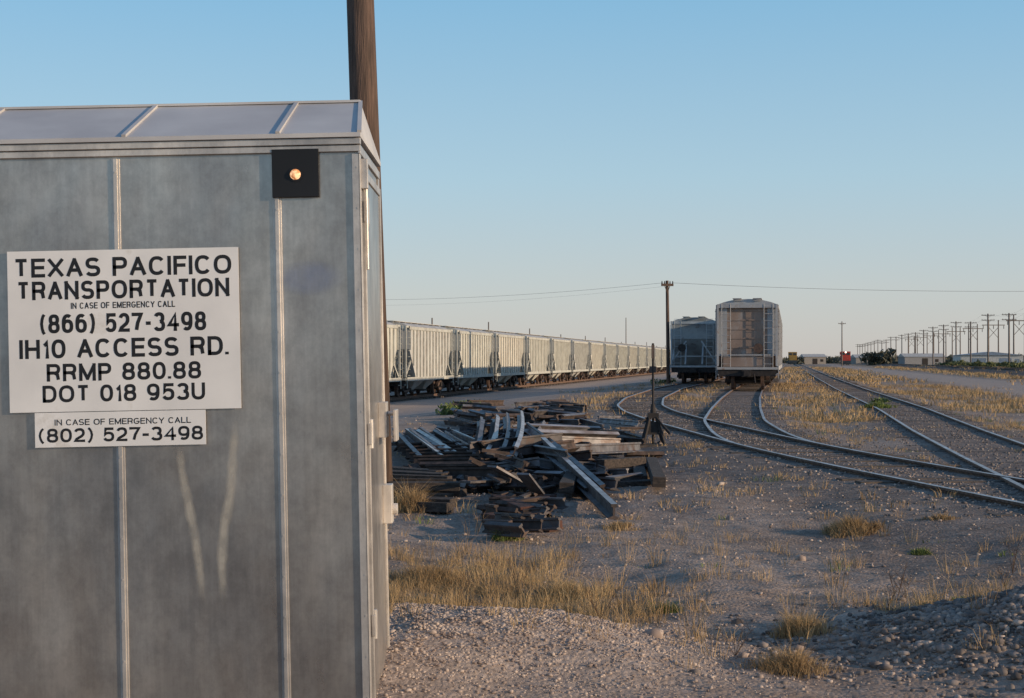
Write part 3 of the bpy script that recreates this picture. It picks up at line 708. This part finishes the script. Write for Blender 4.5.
M_tdk=mat('old_tie_dark',(.085,.066,.056),(.036,.03,.027),.95,0,6,(1,6,6),bump=.6,bscale=20)
mb=MB()
def tie(a,b,w=.17,h=.13,mi=0): mb.bar(G(*a),G(*b),w,h,mi,random.uniform(-.08,.08))
tie((556,489,.07),(662,484,.07)); tie((575,466,.08),(652,462,.08)); tie((600,464,.21),(642,461,.21)); tie((636,461,.08),(641,480,.1)); tie((651,461,.08),(659,482,.2)); tie((577,467,.2),(566,488,.2)); tie((565,475,.08),(634,472,.08))
tie((520,499,.06),(552,501,.06),.2,.14,1); tie((498,499,.08),(528,512,.08),.17,.12,1); tie((488,517,.04),(556,526,.04),.18,.1,1); tie((497,507,.04),(545,510,.04),.18,.12,1)
for i in range(7):
    tie((392+i,476+i*5,.06),(452+random.uniform(-12,12),480+i*4.6,.07),.17,.11,0)
for i in range(5): tie((388,470+i*4,.2),(440+i*5,474+i*3,.2),.15,.10,0)
for i in range(5):
    px=random.uniform(535,595); py=random.uniform(432,454); tie((px,py,.1),(px+random.uniform(20,45),py+random.uniform(-3,3),.1),.16,.12,0)
mb.obj('timber_tie_stack',[M_tdk,M_redt],bevel=.008)

# ---------------------------------------------------------------- building
M_wh=mat('metal_building_white',(.6,.6,.58),rough=.6); M_bl=mat('metal_building_blue',(.26,.33,.42),rough=.6)
bldg=empty('metal_warehouse_building',(128,400,0)); bldg.rotation_euler=(0,0,ANG)
mb=MB(); mb.bb(-8,8,0,20,-.2,3.0,0); mb.obj('walls',[M_wh],bldg)
mb=MB(); mb.poly([(-8.4,-.4,3.0),(8.4,-.4,3.0),(0,-.4,3.9),(-8.4,20.4,3.0),(8.4,20.4,3.0),(0,20.4,3.9)],[(0,1,2),(3,5,4),(0,2,5,3),(1,4,5,2),(0,3,4,1)],0); mb.obj('roof',[M_bl],bldg)
mb=MB(); mb.bb(-5,-1.5,-.05,-.01,0,2.2,0); mb.bb(2,5,-.05,-.01,0,2.2,0); mb.bb(6,7,-.05,-.01,0,2,0); mb.obj('doors',[M_bl],bldg)
for (px,yy,w,hh,c) in((815,620,9,3.0,(.36,.32,.28)),(872,560,12,2.6,(.32,.30,.28)),(925,520,14,2.8,(.30,.30,.31))):
    e=empty('small_metal_building',((px-512)/F*yy,yy,0)); m=mat('bwall',c,rough=.8)
    mb=MB(); mb.bb(-w/2,w/2,0,9,-.2,hh,0); mb.obj('walls',[m],e)
    mb=MB(); mb.poly([(-w/2-.3,-.3,hh),(w/2+.3,-.3,hh),(w/2+.3,9.3,hh),(-w/2-.3,9.3,hh),(-w/2-.3,4.5,hh+1.2),(w/2+.3,4.5,hh+1.2)],[(0,1,5,4),(2,3,4,5),(1,2,5),(3,0,4),(0,1,2,3)],0); mb.obj('roof',[M_hroof],e)
    mb=MB(); mb.bb(-1,1,-.05,-.01,0,2.3,0); mb.bb(w/4,w/4+1.2,-.05,-.01,1,2,0); mb.obj('openings',[M_black],e)

# ---------------------------------------------------------------- vegetation
def vegmat(name,ca,cb,scale=.8):
    m=mat(name,ca,cb,rough=.9,scale=scale,spec=.1); return m
def leafmass(name,plants,m,nleaf=170,ls=.35):
    V=[];Fs=[];n=0
    for (x,y,z,rx_,rz) in plants:
        k=5; cs=rng.normal(size=(k,3))*np.array([rx_*.5,rx_*.5,rz*.3])+np.array([x,y,z+rz*.95])
        for c in cs:
            r=rng.uniform(.35,.65)
            q=rng.normal(size=(nleaf//k,3)); q/=np.linalg.norm(q,axis=1)[:,None]; q*=rng.uniform(.5,1,(len(q),1))
            P=c+q*np.array([rx_*r,rx_*r,rz*r]); P[:,2]=np.maximum(P[:,2],z+.05)
            for s in range(3): V.append(P+rng.normal(size=P.shape)*ls)
            ids=np.arange(len(P)); Fs.append(np.stack([n+ids,n+len(P)+ids,n+2*len(P)+ids],1)); n+=3*len(P)
        for q in range(3):
            d=rng.normal(size=2)*rx_*.3
            V.append(np.array([[x-.12,y,z-.2],[x+.12,y,z-.2],[x+d[0],y+d[1],z+rz]])); Fs.append(np.array([[n,n+1,n+2]])); n+=3
    return npmesh(name,np.concatenate(V),np.concatenate(Fs),m)
pl=[]
for i in range(240):
    y=rng.uniform(600,1150); px=rng.uniform(786,1100); s=rng.uniform(.5,1.15)
    pl.append(((px-512)/F*y,y,0,rng.uniform(3,7)*s,rng.uniform(1.3,2.3)*s))
for i in range(60):
    y=rng.uniform(500,900); px=rng.uniform(380,790); pl.append(((px-512)/F*y,y,0,rng.uniform(4,9),rng.uniform(1.2,2.0)))
for px in(872,884,880): y=430; pl.append(((px-512)/F*y,y,0,2.4,2.1))
leafmass('distant_tree_line',pl,vegmat('distant_foliage',(.15,.15,.115),(.095,.095,.075),.1),120,.7)
pl=[]
for i in range(110):
    o__=rng.uniform(38,62); y=rng.uniform(150,420); pl.append(((o__+y*.182)/.983,y,0,rng.uniform(.8,2.2),rng.uniform(.35,.85)))
leafmass('mesquite_bushes',pl,vegmat('mesquite_foliage',(.17,.18,.085),(.09,.10,.05),.4),200,.2)
pl=[]
for px,py,s in((462,412,.9),(470,409,.7),(664,384,1.0),(880,406,.4),(450,413,.6)):
    p=G(px,py,0); pl.append((p.x,p.y,float(H(p.x,p.y)[0])-.1,s*1.0,s*.3))
leafmass('green_shrub',pl,vegmat('shrub_green',(.16,.20,.08),(.08,.11,.04),2),400,.06)

def tufts(name,P,hm,nb,wid,m,spread=.09):
    n=len(P); 
    B=np.repeat(P,nb,0); hh=np.repeat(hm,nb)*rng.uniform(.45,1.15,n*nb); N_=len(B)
    sp=np.repeat(spread if np.ndim(spread) else np.full(n,spread),nb)
    an=rng.uniform(0,2*np.pi,N_); rr=np.sqrt(rng.uniform(0,1,N_))*sp
    bx_=B[:,0]+np.cos(an)*rr; by_=B[:,1]+np.sin(an)*rr; bz=B[:,2]-.01
    lean=rng.uniform(.1,.95,N_)*hh; la=an+rng.normal(0,.8,N_)
    w=np.repeat(wid if np.ndim(wid) else np.full(n,wid),nb)*rng.uniform(.6,1.3,N_); wa=rng.uniform(0,np.pi,N_)
    dx=np.cos(wa)*w;dy=np.sin(wa)*w
    mx_=bx_+np.cos(la)*lean*.35; my=by_+np.sin(la)*lean*.35; mz=bz+hh*.6
    tx=bx_+np.cos(la)*lean; ty=by_+np.sin(la)*lean; tz=bz+hh*rng.uniform(.75,1.0,N_)
    V=np.stack([np.stack([bx_-dx,by_-dy,bz],1),np.stack([bx_+dx,by_+dy,bz],1),np.stack([mx_-dx*.7,my-dy*.7,mz],1),np.stack([mx_+dx*.7,my+dy*.7,mz],1),np.stack([tx,ty,tz],1)],1).reshape(-1,3)
    i=np.arange(N_)*5
    T=np.concatenate([np.stack([i,i+1,i+3],1),np.stack([i,i+3,i+2],1),np.stack([i+2,i+3,i+4],1)])
    return npmesh(name,V,T,m)
def scatter(n,xr,yr,ang=True,power=1.0):
    y=yr[0]+(yr[1]-yr[0])*rng.uniform(0,1,n)**power
    if ang: x=y*(rng.uniform(xr[0],xr[1],n)-512)/F
    else: x=rng.uniform(xr[0],xr[1],n)
    t=trackdist(x,y); g=grassden(x,y,t); k=rng.uniform(0,1,n)<g; x,y,t=x[k],y[k],t[k]
    return np.stack([x,y,H(x,y,t)],1)
M_dry=mat('dry_grass_blades',(.52,.37,.20),(.28,.19,.105),.9,0,1.3,spec=.1)
M_grn=mat('green_weed_blades',(.20,.25,.07),(.11,.14,.05),.9,0,1.5,spec=.1)
Ps=[];hs=[];ws=[];ss=[]
P=scatter(5600,(330,1120),(8.0,15.5)); Ps.append(P); hs.append(rng.uniform(.04,.2,len(P))*rng.choice([1,1,1.4],len(P))); ws.append(np.full(len(P),.0016)); ss.append(np.full(len(P),.07))
P=scatter(9000,(350,1100),(15,40),power=.8); Ps.append(P); hs.append(rng.uniform(.04,.17,len(P))); ws.append(np.full(len(P),.004)); ss.append(np.full(len(P),.12))
a_=[np.concatenate(q) for q in(Ps,hs,ws,ss)]
tufts('dry_grass',a_[0],a_[1],24,a_[2],M_dry,a_[3])
Ps=[];hs=[];ws=[];ss=[]
P=scatter(12000,(560,1150),(38,100),power=.8); Ps.append(P); hs.append(rng.uniform(.06,.30,len(P))); ws.append(np.full(len(P),.011)); ss.append(np.full(len(P),.25))
P=scatter(12000,(760,1150),(100,330),power=.7); Ps.append(P); hs.append(rng.uniform(.12,.42,len(P))); ws.append(np.full(len(P),.035)); ss.append(np.full(len(P),.7))
a_=[np.concatenate(q) for q in(Ps,hs,ws,ss)]
tufts('dry_grass',a_[0],a_[1],10,a_[2],M_dry,a_[3])
def clump(name,px,py,w,h,n,m,wid=.0025):
    c=G(px,py,0); q=rng.normal(size=(n,2))*w*.4; x=c.x+q[:,0]; y=c.y+q[:,1]*.8
    fall=np.exp(-(q**2).sum(1)/(w*.5)**2)
    tufts(name,np.stack([x,y,H(x,y)],1),h*(.4+.6*fall),30,wid,m,.05)
clump('grass_clump',850,533,.36,.24,80,M_dry); clump('grass_clump',800,632,.22,.2,50,M_dry,.0018); clump('grass_clump',790,668,.22,.18,50,M_dry,.0018)
clump('grass_clump',560,590,.3,.2,60,M_dry,.0018); clump('grass_clump',620,528,.25,.1,30,M_dry); clump('grass_clump',940,530,.2,.1,20,M_dry)
clump('grass_clump',410,512,.25,.42,40,M_dry,.003); clump('grass_clump',430,575,.5,.22,90,M_dry,.0018)
clump('green_weed',968,598,.14,.09,40,M_grn,.003); clump('green_weed',505,536,.16,.16,30,M_grn,.003); clump('green_weed',663,606,.14,.14,14,M_grn,.002); clump('green_weed',878,412,.7,.28,40,M_grn,.008)
clump('green_weed',920,553,.12,.08,20,M_grn,.003)
P=scatter(5000,(400,1100),(12,60)); P=P[::7]; tufts('green_weeds',P,rng.uniform(.04,.16,len(P)),18,.004,M_grn,.1)
M_st=mat('weed_stalk',(.16,.10,.06),(.08,.05,.035),.9)
mb=MB()
for px,py,h_ in((896,600,.30),(905,598,.2),(888,604,.2),(1012,580,.25),(1003,588,.2),(735,655,.2),(600,640,.2),(470,600,.35),(520,585,.3)):
    p=G(px,py,0); p.z=float(H(p.x,p.y)[0])
    for k in range(5):
        t=p+Vector((random.uniform(-.1,.1),random.uniform(-.1,.1),h_*random.uniform(.6,1))); mb.cyl(p,t,.0025,.001,n=4)
        for q in range(4):
            m_=p.lerp(t,random.uniform(.4,.95)); mb.cyl(m_,m_+Vector((random.uniform(-.07,.07),random.uniform(-.07,.07),random.uniform(.02,.07))),.0015,.0007,n=3)
mb.obj('dry_weed_stalks',[M_st])

# stones
ico_v=[];t_=(1+5**.5)/2
for a1,b1 in((-1,t_),(1,t_),(-1,-t_),(1,-t_)): ico_v.append((a1,b1,0))
for a1,b1 in((-1,t_),(1,t_),(-1,-t_),(1,-t_)): ico_v.append((0,a1,b1))
for a1,b1 in((-1,t_),(1,t_),(-1,-t_),(1,-t_)): ico_v.append((b1,0,a1))
ico_v=np.array(ico_v)/1.9
ico_f=np.array([(0,11,5),(0,5,1),(0,1,7),(0,7,10),(0,10,11),(1,5,9),(5,11,4),(11,10,2),(10,7,6),(7,1,8),(3,9,4),(3,4,2),(3,2,6),(3,6,8),(3,8,9),(4,9,5),(2,4,11),(6,2,10),(8,6,7),(9,8,1)])
def stones(name,x,y,s,m):
    n=len(x); z=H(x,y)+s*.1
    V=ico_v[None]*(1+rng.normal(0,.2,(n,12,1)))*s[:,None,None]*rng.uniform(.7,1.3,(n,1,3))*np.array([1,1,.7])
    V=V+np.stack([x,y,z],1)[:,None,:]
    Fm=ico_f[None]+(np.arange(n)*12)[:,None,None]
    return npmesh(name,V.reshape(-1,3),Fm.reshape(-1,3),m)
M_stone=mat('limestone_gravel',(.50,.405,.34),(.27,.21,.18),.95,0,9,lo=.4,hi=.6,spec=.12)
M_bal=mat('ballast_stone',(.28,.235,.21),(.10,.084,.077),.95,0,7,lo=.4,hi=.6,spec=.12)
x=rng.normal(-.35,.85,17000); y=rng.normal(8.6,.75,17000); k=(y>6.3); x,y=x[k],y[k]
stones('gravel',x,y,rng.uniform(.003,.0085,len(x))*rng.choice([1,1,1,1.7],len(x)),M_stone)
x=rng.normal(3.25,.7,7000); y=rng.normal(8.9,.55,7000)
stones('ballast_rock_pile',x,y,rng.uniform(.006,.020,len(x))*rng.choice([1,1,1,1.9],len(x)),M_bal)
x=rng.normal(3.25,.7,1500); y=rng.normal(8.9,.55,1500)
stones('ballast_rock_pile',x,y,rng.uniform(.006,.022,len(x))*rng.choice([1,1,1,1.6],len(x)),M_stone)
y=8+14*rng.uniform(0,1,5200)**1.2; x=y*(rng.uniform(370,1100,5200)-512)/F
stones('scattered_stones',x,y,rng.uniform(.003,.010,len(x))*rng.choice([1,1,1,1,1,2.4],len(x)),M_stone)
y=16+34*rng.uniform(0,1,2600)**1.3; x=y*(rng.uniform(380,1100,2600)-512)/F
stones('scattered_stones',x,y,rng.uniform(.008,.026,len(x)),M_stone)
xs_=[];ys_=[]
for T in(T1,T2,T3):
    n=3200; yy=15+50*rng.uniform(0,1,n)**1.5; yy=yy[yy>T[0][0]]; xs_.append(np.interp(yy,T[0],T[1])+rng.normal(0,1.0,len(yy))); ys_.append(yy)
stones('track_ballast',np.concatenate(xs_),np.concatenate(ys_),rng.uniform(.012,.03,len(np.concatenate(xs_))),M_bal)
rx_=[];ry_=[]
for px,py in((680,642),(655,650),(486,528),(470,535),(700,600),(800,560),(560,640),(945,596),(930,470),(720,490),(730,520),(640,545)):
    p=G(px,py); rx_.append(p.x); ry_.append(p.y)
stones('rocks',np.array(rx_),np.array(ry_),rng.uniform(.03,.06,len(rx_)),M_stone)

# ---------------------------------------------------------------- light, sky, camera
SUN_EL=math.radians(12); AZ=math.radians(112)
w=bpy.data.worlds.new('World'); sc.world=w; w.use_nodes=True; nt=w.node_tree
bg=nt.nodes['Background']; sk=nt.nodes.new('ShaderNodeTexSky'); sk.sky_type='NISHITA'; sk.sun_disc=False
sk.sun_elevation=SUN_EL; sk.sun_rotation=AZ; sk.air_density=1.0; sk.dust_density=.6; sk.ozone_density=2.5
tc=nt.nodes.new('ShaderNodeTexCoord'); sx=nt.nodes.new('ShaderNodeSeparateXYZ'); nt.links.new(tc.outputs['Generated'],sx.inputs[0])
rp=nt.nodes.new('ShaderNodeValToRGB'); e=rp.color_ramp.elements
e[0].position=0; e[0].color=(.56,.53,.52,1); e[1].position=.5; e[1].color=(.10,.21,.40,1)
for p_,c_ in((.045,(.52,.555,.575)),(.12,(.40,.57,.68)),(.24,(.23,.48,.70))):
    q=e.new(p_); q.color=(*c_,1)
nt.links.new(sx.outputs['Z'],rp.inputs[0])
ml_=nt.nodes.new('ShaderNodeMix'); ml_.data_type='RGBA'; ml_.blend_type='MULTIPLY'; ml_.inputs[0].default_value=1.0
nt.links.new(rp.outputs[0],ml_.inputs['A']); ml_.inputs['B'].default_value=(7.6,7.6,7.6,1)
mxs=nt.nodes.new('ShaderNodeMix'); mxs.data_type='RGBA'; mxs.inputs[0].default_value=.78
nt.links.new(sk.outputs[0],mxs.inputs['A']); nt.links.new(ml_.outputs['Result'],mxs.inputs['B'])
nt.links.new(mxs.outputs['Result'],bg.inputs['Color']); bg.inputs['Strength'].default_value=.145
sl=bpy.data.lights.new('sun','SUN'); sl.energy=4.3; sl.angle=math.radians(.5); sl.color=(1,.76,.51)
so=bpy.data.objects.new('sun',sl); COL.objects.link(so)
sd=Vector((math.sin(AZ)*math.cos(SUN_EL),math.cos(AZ)*math.cos(SUN_EL),math.sin(SUN_EL)))
so.rotation_euler=sd.to_track_quat('Z','Y').to_euler(); so.location=(40,-20,30)
cd=bpy.data.cameras.new('camera'); cam=bpy.data.objects.new('camera',cd); COL.objects.link(cam)
cd.sensor_width=36; cd.lens=F/1024*36; cd.clip_end=20000; cd.clip_start=.05
cam.location=(0,0,CZ); cam.rotation_euler=(math.radians(90)+math.atan(11/F),0,0)
sc.camera=cam
sc.view_settings.view_transform='Standard'; sc.view_settings.look='None'; sc.view_settings.exposure=0
